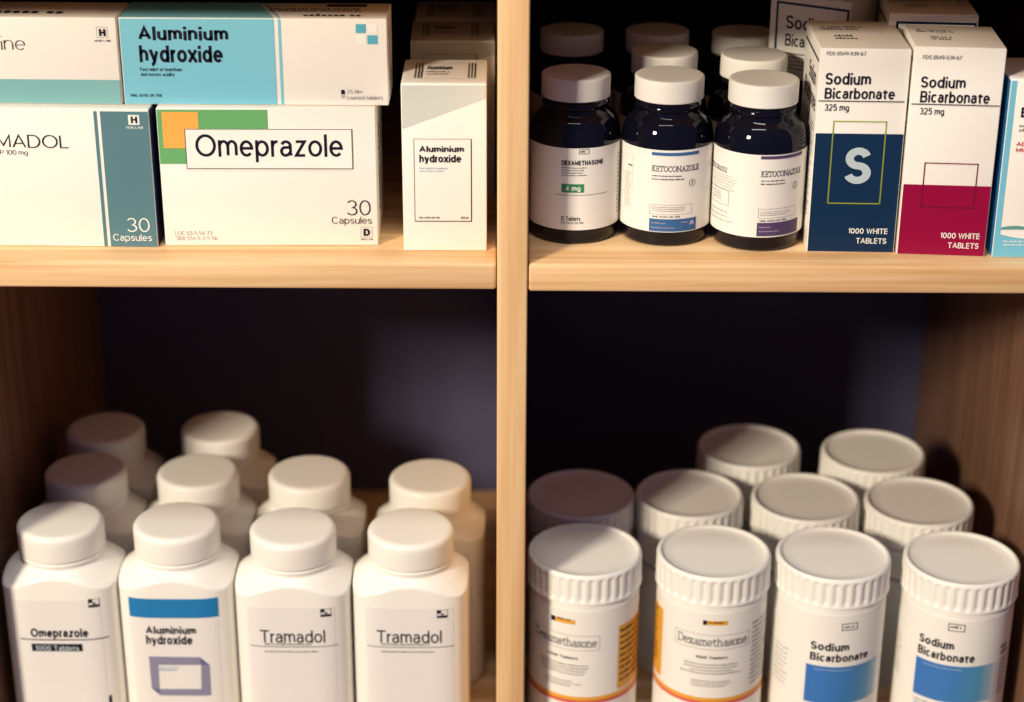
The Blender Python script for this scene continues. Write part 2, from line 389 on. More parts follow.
def text(S, s, b, material, parent, bold=0.0, name='lettering', layer=2, uv=False, vf=None):
    q = b if uv else uvbox(S, b)
    V, Fc = fit(vf or glyphs(s, bold), q)
    return put(name, S, V, Fc, material, parent, layer)
def fine(S, b, n, material, parent, fill=0.5, layer=2, uv=False, ragged=0.25, name='fine_print', centre=False):
    """lines of print too small to read: one strip of word-long dashes per line"""
    u0, v0, u1, v1 = b if uv else uvbox(S, b)
    h = (v1-v0)/n; out = []; W = u1-u0
    for i in range(n):
        top = v1-h*i; wd = W*(1-random.random()*ragged); u = u0+((W-wd)/2 if centre else 0); end = u+wd
        hh = h*fill; lw = max(hh*0.42, W*0.008)
        while u < end-lw:
            for _ in range(random.randint(2, 8)):       # a word: upright letter-sized ticks
                if u > end-lw: break
                k = random.choice((.68, .68, .74, 1.0)); out.append((u, top-hh, u+lw, top-hh+hh*k)); u += lw*1.55
            u += lw*1.0
    return many(name, S, out, material, parent, layer)

# ------------------------------------------------------------------ the shelf unit
XS, YB, ZF, ZT = 0.40, 0.46, -0.412, 0.39
FLOOR_Z = -0.98
def structure(o):
    o['kind'] = 'structure'; return o
structure(box('floor', -2.2, 2.2, -3.0, 0.55, FLOOR_Z-0.05, FLOOR_Z, FLOORM, None))
structure(box('wall_back', -2.2, 2.2, 0.50, 0.56, FLOOR_Z, 1.5, WALLM, None))
su = thing('shelf_unit', 'pine shelf unit with central upright dividing open medicine compartments', 'shelf', (0, 0.23, FLOOR_Z))
def sbox(name, x0, x1, y0, y1, z0, z1, material, b=0.0014):
    dy, dz = 0.23, FLOOR_Z
    return box(name, x0, x1, y0-dy, y1-dy, z0-dz, z1-dz, material, su, b)
sbox('divider', -0.0106, 0.0106, 0.0, YB, FLOOR_Z+0.05, 0.61, WOOD_Z)
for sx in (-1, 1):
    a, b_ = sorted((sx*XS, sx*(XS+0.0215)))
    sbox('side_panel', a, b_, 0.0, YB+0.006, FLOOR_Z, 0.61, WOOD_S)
    for nm, zt in (('shelf_board', 0.0), ('shelf_board', ZF), ('shelf_board', 0.2065), ('shelf_board', -0.82), ('top_board', 0.61)):
        x0, x1 = sorted((sx*0.0112, sx*(XS-0.0004)))
        zb = zt + (-0.0006 if sx > 0 else 0.0006) if zt == 0.0 else zt
        sbox(nm, x0, x1, 0.0008, YB-0.0005, zt-0.0195+(zb-zt), zt, WOOD_X, 0.0022)
sbox('back_panel', -XS, XS, YB, YB+0.006, FLOOR_Z+0.05, 0.61, BACK, 0.0)
sbox('plinth', -XS, XS, 0.03, 0.045, FLOOR_Z, FLOOR_Z+0.05, WOOD_X, 0.001)

# ------------------------------------------------------------------ cartons
def carton(name, label, p0, p1, h, depth, z0=0.0, group=None, material=WHITE, cat='box', flap=True, bev=0.0007):
    """p0, p1: the lower left and lower right corner of the front; returns root, body and printable faces"""
    p0, p1 = Vector((p0[0], p0[1], 0)), Vector((p1[0], p1[1], 0)); d = p1-p0; W = d.length; rz = math.atan2(d.y, d.x)
    mid = (p0+p1)/2; back = Vector((-math.sin(rz), math.cos(rz), 0))
    base = mid + back*depth/2; base.z = z0+0.0001
    r = thing(name, label, cat, base, rz, group)
    hw, hd = W/2, depth/2
    body = box('carton', -hw, hw, -hd, hd, 0, h, material, r, bev)
    r['_w'] = 0; del r['_w']
    S = dict(front=Flat(r, (-hw, -hd, 0), (1, 0, 0), (0, 0, 1)), left=Flat(r, (-hw, hd, 0), (0, -1, 0), (0, 0, 1)),
             right=Flat(r, (hw, -hd, 0), (0, 1, 0), (0, 0, 1)), top=Flat(r, (-hw, -hd, h), (1, 0, 0), (0, 1, 0)), W=W, D=depth, H=h)
    if flap:   # tuck-in lid: a board on top with a seam all round
        box('top_flap', -hw+0.0004, hw-0.0004, -hd+0.0003, hd-0.0006, h-0.0002, h+0.0005, material, r, 0.0003)
        S['top'] = Flat(r, (-hw, -hd, h+0.0005), (1, 0, 0), (0, 1, 0))
    return r, body, S

# --- tramadol carton
r, body, S = carton('medicine_carton', 'white and teal TRAMADOL box of 30 capsules at the left end of the shelf', (-0.3952, 0.0350), (-0.2503, 0.0320), 0.1003, 0.085,
                    group='medicine cartons on the upper left shelf', flap=False)
f = S['front']; W, H = S['W'], S['H']
uL = f.px(111, 245)[0]; uS0 = f.px(104.6, 245)[0]; uS1 = f.px(107.9, 245)[0]
pan = rect_uv('teal_panel', f, (uL, 0.0004, W-0.0006, H-0.0016), TEAL, r)
rect_uv('teal_stripe', f, (uS0, 0.0004, uS1, H-0.0016), TEAL, r)
rect_uv('navy_side_panel', S['right'], (0.0006, 0.0006, S['D']-0.0006, H-0.0006), SIDENAVY, r)
text(f, 'TRAMADOL', (-45, 133, 68.6, 147), INK, r, -0.005)
text(f, 'BP 100 mg', (-4, 149.3, 28, 155.6), INK, r, -0.005)
lg = rect('logo_square', f, (128.7, 114.8, 139.7, 124.6), WINK, r, 2)
text(f, 'H', (131.2, 116.2, 137.6, 123), INK, lg, 0.035, layer=3)
text(f, 'HUK LAB', (126.3, 126, 143.3, 128.6), WINK, r, 0.01)
text(f, '30', (127.7, 217.7, 150.3, 231.7), WINK, r, -0.006)
text(f, 'Capsules', (113.8, 233.6, 152.4, 242.2), WINK, r, 0.0)
S_tram = S
# --- omeprazole carton
r, body, S = carton('medicine_carton', 'large white Omeprazole box with green band and orange square', (-0.2460, 0.0362), (-0.0953, 0.0382), 0.1003, 0.074,
                    group='medicine cartons on the upper left shelf', flap=False)
f = S['front']; W, H = S['W'], S['H']
ug = f.px(267, 107)[0]; vg = f.px(158, 163.8)[1]
rect_uv('green_band', f, (0.0005, vg, ug, H-0.0012), GREEN, r)
rect('orange_square', f, (163.8, 111.7, 200, 148), ORANGE, r, 2)
nb = rect('name_plate', f, (187, 128.5, 353, 168.4), WINK, r, 3)
frame('plate_outline', f, (187, 128.5, 353, 168.4), 0.0004, INK, nb, 4)
text(f, 'Omeprazole', (196.5, 133.8, 343.4, 161.8), INK, nb, 0.005, layer=4)
text(f, '30', (347.2, 200, 370.8, 215.2), INK, r, -0.008)
text(f, 'Capsules', (332, 216.6, 372, 225.4), INK, r, -0.004)
lg = frame('logo_square', f, (361, 226.7, 372.5, 237.5), 0.0002, GREYINK, r, 2)
text(f, 'D', (363.6, 228.5, 370, 235.6), INK, lg, 0.035, layer=3)
text(f, 'PRO-LAB', (361, 238.2, 373, 240), INK, r, 0.01)
text(f, 'LOC 53-5-54-73', (175.4, 230.6, 212.3, 234.8), GREYINK, r, -0.005)
text(f, 'SBX 554-5-3-5-56', (176.2, 235.9, 217.4, 240), GREYINK, r, -0.005)
sd = S['right']
V, Fc = glyphs('Omeprazole', 0.01)
V, Fc = fit(([(-y, x) for x, y in V], Fc), (0.022, 0.018, 0.036, 0.082))
put('lettering', sd, V, Fc, INK, r, 2)
fine(sd, (0.046, 0.02, 0.060, 0.08), 14, GREYINK, r, 0.4, uv=True)
# --- carton with the word ending in "ine" on top at the far left
ZB = 0.1007
r, body, S = carton('medicine_carton', 'white box ending in "ine" with pale teal lower band, stacked upon the TRAMADOL box', (-0.3952, 0.0445), (-0.2702, 0.0425), 0.0605, 0.048, ZB,
                    group='medicine cartons on the upper left shelf', flap=False)
f = S['front']; W, H = S['W'], S['H']
rect_uv('teal_band', f, (0.0005, 0.0005, W-0.0005, f.px(118, 80)[1]), TEAL2, r)
text(f, 'ine', (1.6, 36, 25.6, 49.6), INK, r, -0.012)
lg = frame('logo_square', f, (97, 26.7, 108, 37.6), 0.0002, GREYINK, r, 2)
text(f, 'H', (99.4, 28.8, 105.6, 35.8), INK, lg, 0.035, layer=3)
text(f, 'HUK LAB', (95, 39.3, 110.6, 41.6), INK, r, 0.01)
fine(S['top'], (0.02, 0.006, 0.11, 0.020), 1, INK, r, 0.7, uv=True)
# --- aluminium hydroxide carton lying across
r, body, S = carton('medicine_carton', 'long aqua and white Aluminium hydroxide box lying across the TRAMADOL and Omeprazole boxes', (-0.2685, 0.0435), (-0.0862, 0.0435), 0.0605, 0.048, ZB,
                    group='medicine cartons on the upper left shelf', flap=False)
f = S['front']; W, H, D = S['W'], S['H'], S['D']
u1 = f.px(275.5, 60)[0]; s0, s1 = f.px(279.4, 60)[0], f.px(282.2, 60)[0]
rect_uv('aqua_panel', f, (0.0005, 0.0005, u1, H-0.0005), CYAN, r)
rect_uv('aqua_stripe', f, (s0, 0.0005, s1, H-0.0005), CYAN, r)
tp = S['top']
put('aqua_top_panel', tp, [(0.0005, 0.0005), (u1, 0.0005), (u1-0.016, D-0.0005), (0.0005, D-0.0005)], [(0, 1, 2, 3)], CYAN, r)
put('aqua_top_stripe', tp, [(s0, 0.0005), (s1, 0.0005), (s1-0.016, D-0.0005), (s0-0.016, D-0.0005)], [(0, 1, 2, 3)], CYAN, r)
fine(tp, (0.125, 0.004, 0.165, 0.012), 1, INK, r, 0.8, uv=True, ragged=0)
fine(tp, (0.100, 0.018, 0.165, 0.030), 2, INK, r, 0.6, uv=True, ragged=0)
rect_uv('dark_code_bar', tp, (0.138, 0.036, 0.166, 0.044), INK, r)
text(f, 'Aluminium', (138.4, 24.6, 228.5, 40.1), INK, r, 0.025)
text(f, 'hydroxide', (140.2, 45.2, 223.5, 65.6), INK, r, 0.025)
text(f, 'Fast relief of heartburn', (140.4, 67.3, 182.3, 71.0), INK, r, 0.012)
text(f, 'and excess acidity', (141, 72.4, 174.7, 76.6), INK, r, 0.012)
text(f, 'NML 0493-39-758', (131, 93.4, 162, 97.0), INK, r, 0.012)
for bx, mm in (((355.8, 24, 366, 33), AQUA), ((367.5, 35.2, 377.8, 44.2), AQUA), ((367.2, 24, 377.4, 33), WINK), ((356, 35.2, 366.3, 44.2), WINK)):
    rect('colour_square', f, bx, mm, r)
cap_u = uvbox(f, (341.2, 89.6, 345.2, 98.6))
def pill(q, half):
    u0, v0, u1, v1 = q; rr = (u1-u0)/2; vm = (v0+v1)/2; c = (u0+u1)/2
    pts = [(c+rr*math.cos(t*math.pi/12), (v1-rr)+rr*math.sin(t*math.pi/12)) for t in range(13)] + [(u0, vm), (u1, vm)]
    if not half: pts = [(x, v0+v1-y) for x, y in pts]
    return pts
put('capsule_icon', f, pill(cap_u, True), [tuple(range(15))], INK, r)
put('capsule_icon', f, pill(cap_u, False), [tuple(range(15))], PALEINK, r)
text(f, '25 film-', (347, 89.6, 363.7, 93.4), GREYINK, r, -0.004)
text(f, 'coated tablets', (347, 95.4, 383, 99.6), GREYINK, r, -0.004)
V, Fc = glyphs('Aluminium', 0.01); V, Fc = fit(([(-y, x) for x, y in V], Fc), (0.012, 0.012, 0.022, 0.05))
put('lettering', S['right'], V, Fc, GREYINK, r, 2)

# --- three upright aluminium hydroxide cartons, one behind the other
def small_aloh(label, p0, p1, first):
    r, body, S = carton('medicine_carton', label, p0, p1, 0.1203, 0.066, group='narrow white cartons beside the upright')
    f = S['front']; W, H = S['W'], S['H']
    pm = W*.012
    put('sage_print', f, [(0.0006, H-0.0315), (W-0.0006, H-0.0098), (W-0.0006, H-0.0008), (0.0006, H-0.0008)], [(0, 1, 2, 3)], POLY, r)
    if first: q = uvbox(f, (414.8, 138.6, 471.9, 221.4))
    else: q = (0.0095, 0.022, 0.0495, H-0.0095)
    fr = frame_uv('print_frame', f, q, 0.00028, INK, r, 2, 0.0006)
    u0, v0, u1, v1 = q; w_, h_ = u1-u0, v1-v0
    X = lambda a, b, c, d: (u0+a*w_, v0+b*h_, u0+c*w_, v0+d*h_)
    text(f, 'Aluminium', X(.095, .843, .868, .922), INK, r, 0.024, uv=True)
    text(f, 'hydroxide', X(.095, .70, .82, .81), INK, r, 0.024, uv=True)
    text(f, 'Fast relief of heartburn', X(.095, .638, .59, .662), BLUEINK, r, 0.0, uv=True)
    text(f, 'and excess acidity', X(.095, .602, .52, .626), BLUEINK, r, 0.0, uv=True)
    text(f, 'NML 0493-39-758', X(.075, .035, .435, .062), INK, r, 0.02, uv=True)
    text(f, '250 ml', X(.80, .035, .94, .062), INK, r, 0.02, uv=True)
    t = S['top']; d = S['D']
    frame_uv('top_frame', t, (0.012, d*.18, 0.050, d*.80), 0.00025, GREYINK, r, 1)
    for k in range(3):
        rect_uv('top_bar', t, (0.0085+k*.0022, d*.2, 0.0092+k*.0022, d*.82), INK, r, 2)
        rect_uv('top_bar', t, (0.0455+k*.0022, d*.2, 0.0462+k*.0022, d*.82), INK, r, 2)
    text(t, 'Aluminium', (0.0165, d*.55, 0.034, d*.72), INK, r, 0.02, uv=True)
    fine(t, (0.0165, d*.30, 0.034, d*.48), 2, GREYINK, r, 0.5, uv=True)
small_aloh('narrow white Aluminium hydroxide carton standing in front beside the upright', (-0.0766, 0.0275), (-0.0182, 0.0280), True)
small_aloh('narrow white Aluminium hydroxide carton standing in the middle, behind the front one', (-0.0765, 0.1495), (-0.0138, 0.1510), False)
small_aloh('narrow white Aluminium hydroxide carton standing rearmost of three, in shadow', (-0.0765, 0.2190), (-0.0138, 0.2200), False)

# --- sodium bicarbonate cartons
def sodium(label, p0, p1, h, depth, kind):
    r, body, S = carton('tablet_carton', label, p0, p1, h, depth, group='sodium bicarbonate cartons')
    f, l, t = S['front'], S['left'], S['top']; W, H, D = S['W'], S['H'], S['D']
    if kind == 's':
        rect_uv('navy_panel', f, (0.0006, 0.0006, W-0.0006, f.px(812, 133)[1]), NAVY, r)
        text(f, 'FDS 0549-539-67', (826.6, 51, 866, 55.2), INK, r, 0.004)
        text(f, 'Sodium', (825, 72.5, 870.5, 84.5), INK, r, 0.017)
        text(f, 'Bicarbonate', (824.2, 87.6, 894.5, 98.6), INK, r, 0.017)
        rect_uv('rule_line', f, (0.0008, f.px(824, 101.3)[1], W-0.002, f.px(824, 100.2)[1]), INK, r, 2)
        text(f, '325 mg', (824.2, 103.8, 848.6, 112.2), INK, r, 0.010)
        frame('olive_frame', f, (827, 120.4, 880, 203.4), 0.0008, OLIVE, r, 2)
        text(f, 'S', (843.5, 147, 869.8, 183.5), PALES, r, 0.026, layer=3)
        text(f, '1000 WHITE', (848, 227.5, 887.2, 233.8), WINK, r, 0.012)
        text(f, 'TABLETS', (855.6, 237.2, 886, 243.2), WINK, r, 0.012)
    elif kind == 'm':
        rect_uv('magenta_panel', f, (0.0006, 0.0006, W-0.0006, f.px(904, 184)[1]), MAG, r)
        text(f, 'FDS 0549-539-67', (923, 54.6, 961.8, 59), INK, r, 0.004)
        text(f, 'Sodium', (920.4, 76, 965.2, 87.5), INK, r, 0.017)
        text(f, 'Bicarbonate', (919.6, 90.6, 989.4, 102.2), INK, r, 0.017)
        rect_uv('rule_line', f, (0.0008, f.px(912, 104.3)[1], W-0.0008, f.px(912, 103.2)[1]), INK, r, 2)
        text(f, '325 mg', (919.2, 107.4, 943.6, 115.8), INK, r, 0.010)
        frame('plum_frame', f, (920.2, 162, 974, 207), 0.0008, MAGLINE, r, 2)
        text(f, '1000 WHITE', (940, 231.8, 979.4, 238.4), WINK, r, 0.012)
        text(f, 'TABLETS', (947.4, 241.6, 978.2, 247.8), WINK, r, 0.012)
    else:
        t_ = 0.0017
        frame_uv('navy_frame', f, (0.005, 0.006, W-0.001, H-0.005), t_, NAVY, r, 1)
        text(f, 'Sodium', (0.0135, H-0.0245, 0.050, H-0.0145), INK, r, 0.010, uv=True)
        text(f, 'Bicarbonate', (0.0135, H-0.0375, W-0.004, H-0.0285), INK, r, 0.010, uv=True)
        fine(f, (0.0135, H-0.056, W-0.012, H-0.042), 5, GREYINK, r, 0.5, uv=True)
        rect_uv('navy_panel', f, (0.006, 0.02, W-0.002, H-0.062), NAVY, r)
    # left side: name running down, fine print rows
    rect_uv('navy_edge_bar', l, (0.004, H-0.0105, D-0.004, H-0.0085), NAVY, r)
    text(l, 'Sodium', (D*.42, H-0.030, D*.86, H-0.018), INK, r, 0.010, uv=True)
    text(l, 'Bicarbonate', (D*.20, H-0.046, D*.92, H-0.034), INK, r, 0.010, uv=True)
    fine(l, (D*.12, 0.022, D*.92, H-0.054), 22, INK, r, 0.5, uv=True, ragged=0.1)
    # top: faint print
    fine(t, (W*.10, D*.62, W*.62, D*.78), 2, INK, r, 0.55, uv=True)
    fine(t, (W*.22, D*.28, W*.52, D*.46), 2, INK, r, 0.55, uv=True)
    return S
sodium('white Sodium Bicarbonate box with navy panel and large letter S', (0.2074, 0.0298), (0.2686, 0.0280), 0.1455, 0.082, 's')
sodium('white Sodium Bicarbonate box with magenta lower panel', (0.2700, 0.0255), (0.3308, 0.0208), 0.1480, 0.064, 'm')
b0, b1 = onz(771, 0.5, 0.149), onz(851, 11, 0.149)
sodium('Sodium Bicarbonate box with navy border, turned and standing at the back next to bottle caps', b0, b1, 0.1545, 0.050, 'b')
c0, c1 = onz(891, 19.5, 0.1515), onz(981, 25, 0.1515)
sodium('Sodium Bicarbonate box standing directly behind the one with magenta panel', (0.2665, 0.1010), (0.3288, 0.0962), 0.1535, 0.064, 'p')
r, body, S = carton('plain_carton', 'plain dull grey carton at the back, seen between the Sodium Bicarbonate boxes', (0.2700, 0.1840), (0.3290, 0.1830), 0.158, 0.06, material=FOIL)
fine(S['top'], (0.01, 0.015, 0.045, 0.03), 2, INK, r, 0.5, uv=True)

# --- blue box cut by the frame on the right
r, body, S = carton('medicine_carton', 'white box with bright blue side and wave print at the right end of the shelf', (0.3357, 0.0200), (0.3955, 0.0185), 0.1275, 0.060)
f, l = S['front'], S['left']; W, H, D = S['W'], S['H'], S['D']
rect_uv('blue_side', l, (0.0006, 0.0006, D-0.0006, H-0.0006), SIDEB, r)
many('rib_print', l, [(D*.35, z, D*.8, z+0.0006) for z in [0.045+k*.0016 for k in range(40)]], NAVY, r, 2)
rect_uv('blue_edge_strip', f, (0.0003, 0.0006, 0.0042, H-0.0006), SKYB, r)
rect_uv('blue_foot_band', f, (0.0042, 0.0006, W-0.0006, 0.020), SKYB, r)
def wave(name, fn0, fn1, material, layer):
    V, Fc = [], []
    for i in range(25):
        u = 0.0043+(W-0.005)*i/24; V += [(u, fn0(u)), (u, fn1(u))]
        if i: Fc.append((2*i-2, 2*i, 2*i+1, 2*i-1))
    put(name, f, V, Fc, material, r, layer)
wave('white_wave', lambda u: 0.0185-0.004*math.sin(u*70), lambda u: 0.0275-0.003*math.sin(u*50), WINK, 2)
wave('teal_wave', lambda u: 0.0205+0.0006*math.sin(u*90), lambda u: 0.0215+0.005*min(1, u/0.02)*abs(math.cos(u*60)), WTEAL, 3)
fine(f, (0.007, 0.008, W-0.006, 0.013), 2, WINK, r, 0.5, uv=True)
text(f, 'B', (1020.5, 107, 1027, 117.2), INK, r, 0.03)
fine(f, (1018.5, 124, 1040, 133), 2, GREYINK, r, 0.6)
text(f, 'AD', (1016, 141.4, 1026, 145.8), REDINK, r, 0.02)
text(f, 'MU', (1015.5, 147.4, 1026, 151.8), REDINK, r, 0.02)

# ------------------------------------------------------------------ dark glass jars with white caps
RJ = 0.0327
JU = 0.0053     # extra height of shoulder and cap
JPROF = [(0.0255, 0.0010), (0.0288, 0.0), (0.0306, 0.0010), (0.0316, 0.0036), (0.0319, 0.0085), (0.0323, 0.0092), (RJ, 0.0105), (RJ, 0.0715)] + \
        [(RJ-0.0088*(1-math.cos(math.radians(a))), 0.0715+0.0190*math.sin(math.radians(a))) for a in range(10, 81, 10)] + \
        [(0.0232, 0.0880+JU), (0.0226, 0.0895+JU), (0.0236, 0.0905+JU), (0.0238, 0.0925+JU), (0.0226, 0.0940+JU), (0.0215, 0.0950+JU), (0.0215, 0.1050+JU), (0.0205, 0.1055+JU)]
ME_JAR = mesh_of('glass_body', *lathe_vf(JPROF, 96), GLASS, 60)
CPROF = [(0.0236, 0.0963+JU), (0.0243, 0.0967+JU)]
for k in range(7): CPROF += [(0.02445, 0.0972+JU+k*.0018), (0.02435, 0.0979+JU+k*.0018)]
CPROF += arc(0.0229, 0.1108+JU, 0.0015, 10, 90, 4) + [(0.020, 0.1124+JU), (0.004, 0.1124+JU)]
ME_CAP = mesh_of('cap', *lathe_vf(CPROF, 80), CAPW, 40)
LZ0, LZ1 = 0.0115, 0.0716
def jar(label, x, y, rz, kind):
    r = thing('pill_jar', label, 'bottle', (x, y, 0.0001), 0.0, 'dark glass pill jars')
    link('glass_body', ME_JAR, r); cp = link('cap', ME_CAP, r); 
    sf = Round(r, RJ); P = 2*math.pi*RJ
    lb = rect_uv('paper_label', sf, (-P*.46, LZ0, P*.46, LZ1), LABELW, r)
    if kind == 'dexa':
        frame('logo_frame', sf, (579, 149.3, 589, 154.2), 0.0004, INK, lb, 2); fine(sf, (580.6, 150.6, 587.4, 153), 1, INK, lb, 0.8)
        text(sf, 'DEXAMETHASONE', (561.7, 159.2, 602.5, 165.2), INK, lb, 0.03)
        fine(sf, (561.7, 166.5, 587, 176.6), 4, INK, lb, 0.45)
        rect('green_tag', sf, (561.5, 183.3, 583.8, 191.8), LGREEN, lb, 2)
        text(sf, '4 mg', (565.2, 184.8, 580.4, 191.4), WINK, lb, 0.02, layer=3)
        rect('rule_line', sf, (555, 193.4, 607, 193.9), GREYINK, lb, 2)
        text(sf, '12 Tablets', (560.7, 215.4, 580.2, 220), INK, lb, 0.015)
        text(sf, 'NML 0493-39-758', (560.5, 221, 583, 223.2), INK, lb, 0.01)
        fine(sf, (-0.050, LZ0+.010, -0.038, LZ1-.012), 14, GREYINK, lb, 0.45, uv=True)
        fine(sf, (0.037, LZ0+.006, 0.056, LZ1-.008), 16, GREYINK, lb, 0.5, uv=True)
    elif kind in ('blue', 'purple'):
        B = kind == 'blue'; colr = LBLUE if B else LPURP
        T = (lambda a: a) if B else (lambda a: (760.7+(a[0]-651.8)*.862, a[1]+4.2, 760.7+(a[2]-651.8)*.862, a[3]+4.2))
        rect('colour_bar', sf, (652, 151.6, 698.6, 154.8) if B else (761, 156, 801, 159.2), colr, lb, 2)
        q = (651.8, 164.4, 698.2, 170.8) if B else (760.7, 170.6, 799.5, 177)
        text(sf, '', q, INK, lb, layer=2, vf=slab('KETOCONAZOLE', .13), name='lettering')
        y0 = 174.2 if B else 180
        fine(sf, (q[0], y0, q[0]+(q[2]-q[0])*.75, y0+6.6), 2, INK, lb, 0.45)
        cx, cy = (692, 182.2) if B else (794.6, 184.6)
        u, v = sf.px(cx, cy); rr = 0.0027
        V = []; 
        for i in range(25):
            a = 2*math.pi*i/24; V += [(u+rr*math.cos(a), v+rr*math.sin(a)), (u+(rr-.0003)*math.cos(a), v+(rr-.0003)*math.sin(a))]
        ring = put('ring_mark', sf, V, [(2*i, 2*i+1, 2*i+3, 2*i+2) for i in range(24)], INK, lb, 2)
        text(sf, '', (u-.0008, v-.0014, u+.001, v+.0014), INK, lb, uv=True, vf=slab('F', .14))
        if B:
            frame('print_frame', sf, (649.5, 203.6, 691.2, 213.4), 0.00022, GREYINK, lb, 2); fine(sf, (652, 206, 687, 211.6), 3, GREYINK, lb, 0.4)
            text(sf, 'NML 0493-39-758', (652, 214.8, 679.6, 217), INK, lb, 0.01)
            rect('colour_panel', sf, (649, 217.8, 695, 230.2), colr, lb, 2)
            fine(sf, (651.5, 221.5, 668, 223.5), 1, PALEINK, lb, 0.6, 3); text(sf, '25', (689, 220.6, 692.6, 224), WINK, lb, 0.02, layer=3)
            fine(sf, (681, 221.4, 688, 223.6), 1, PALEINK, lb, 0.6, 3); fine(sf, (651.5, 226, 676, 228.4), 1, PALEINK, lb, 0.5, 3)
        else:
            frame('print_frame', sf, (757.8, 208.8, 794, 218.2), 0.00022, GREYINK, lb, 2); fine(sf, (760, 211.4, 790, 216.6), 3, GREYINK, lb, 0.4)
            text(sf, 'NML 0493-39-758', (759.5, 219.6, 785, 222), INK, lb, 0.01)
            rect('colour_panel', sf, (756.2, 222.6, 795.6, 236), colr, lb, 2)
            fine(sf, (758.6, 226.4, 773, 228.4), 1, PALEINK, lb, 0.6, 3); fine(sf, (758.6, 230.6, 780, 233), 1, PALEINK, lb, 0.5, 3)
        if B:
            ul = sf.px(632.6, 190)[0]
            frame_uv('side_frame', sf, (ul-0.018, LZ0+.0125, ul, LZ1-.008), 0.0002, PALEINK, lb, 2)
            fine(sf, (ul-.009, LZ0+.014, ul-.001, LZ1-.020), 18, GREYINK, lb, 0.35, uv=True); fine(sf, (ul-.005, LZ1-.016, ul-.0008, LZ1-.0135), 1, INK, lb, 0.7, uv=True)
        else:
            ul = sf.px(728, 190)[0]
            text(sf, '', (ul-.022, LZ1-.0165, ul-.0015, LZ1-.0125), INK, lb, uv=True, vf=slab('KETOCONAZOLE', .12))
            fine(sf, (ul-.018, LZ1-.030, ul+.008, LZ1-.018), 6, PALEINK, lb, 0.4, uv=True)
            frame_uv('print_frame', sf, (ul-.022, LZ0+.020, ul+.0012, LZ1-.029), 0.00022, INK, lb, 2)
            fine(sf, (ul-.018, LZ0+.022, ul-.004, LZ1-.031), 4, GREYINK, lb, 0.4, uv=True)
            fine(sf, (ul-.02, LZ0+.006, ul+.006, LZ0+.016), 3, PALEINK, lb, 0.4, uv=True)
        fine(sf, (0.040, LZ0+.006, 0.056, LZ1-.008), 16, LBLUE if B else GREYINK, lb, 0.5, uv=True)
    return r
jar('dark glass jar labelled DEXAMETHASONE, green 4 mg tag, white cap half in shadow', 0.0441, 0.0730, 0, 'dexa')
jar('dark glass jar labelled KETOCONAZOLE with blue bars, standing in the front row', 0.1096, 0.0692, 0, 'blue')
jar('dark glass jar labelled KETOCONAZOLE with purple bars, standing next to the Sodium Bicarbonate box', 0.1746, 0.0595, 0, 'purple')
jar('dark jar with shaded cap in the back row, behind the DEXAMETHASONE jar', 0.0448, 0.2035, 0, 'plain')
jar('dark jar standing directly behind the blue-barred KETOCONAZOLE jar, second from front', 0.1112, 0.1385, 0, 'plain')
jar('dark jar in the back row, third behind the blue-barred KETOCONAZOLE jar', 0.1106, 0.2050, 0, 'plain')
jar('dark jar standing directly behind the purple-barred KETOCONAZOLE jar, second from front', 0.1760, 0.1292, 0, 'plain')
jar('dark jar in the back row, third behind the purple-barred KETOCONAZOLE jar', 0.1765, 0.1990, 0, 'plain')

# ------------------------------------------------------------------ white square pill bottles
BA, BD, BN = 0.0446, 0.0375, 4.2           # half width, half depth, squareness
BH = 0.177
def sq(a):                                   # outline radius by angle
    c, s = abs(math.cos(a))/BA, abs(math.sin(a))/BD
    return (c**BN + s**BN)**(-1/BN)
def dome(z):                                 # round shoulder and neck
    pts = [(0.122, 0.0650), (0.1292, 0.0560), (0.1365, 0.0468), (0.1432, 0.0388), (0.1467, 0.0340), (0.1484, 0.0318), (0.1500, 0.0312), (0.1512, 0.0322), (0.1525, 0.0330), (0.1540, 0.0322), (0.1550, 0.0290), (0.1600, 0.0285)]
    if z <= pts[0][0]: return 1.0
    for (a, ra), (b, rb) in zip(pts, pts[1:]):
        if z <= b: return ra+(rb-ra)*(z-a)/(b-a)
    return pts[-1][1]
def bot_r(r, z, a, k):
    s_ = sq(a)*r; d_ = dome(z)
    kk = 0.0010; h = max(kk-abs(s_-d_), 0)/kk
    return min(s_, d_) - h*h*kk*0.25
zs = [0.0, 0.0008, 0.002, 0.004] + [0.006+i*0.0095 for i in range(12)] + [0.1195+i*0.001 for i in range(41)]
bprof = [({0.0: 0.93, 0.0008: 0.965, 0.002: 0.985, 0.004: 0.996}.get(z, 1.0), z) for z in zs]
ME_BOT = mesh_of('bottle_body', *lathe_vf(bprof, 160, bot_r), PLASTIC, 75)
BCAP = [(0.0318, 0.1545), (0.0328, 0.1548), (0.0330, 0.1560), (0.0331, 0.1700)] + arc(0.0285, 0.1722, 0.0047, 10, 90, 7) + [(0.024, 0.1771), (0.004, 0.1771)]
ME_BCAP = mesh_of('screw_cap', *lathe_vf(BCAP, 80), CAPW, 75)
def bot_front(u):
    t = min(abs(u)/BA, 0.999); return -BD*(1-t**BN)**(1/BN)
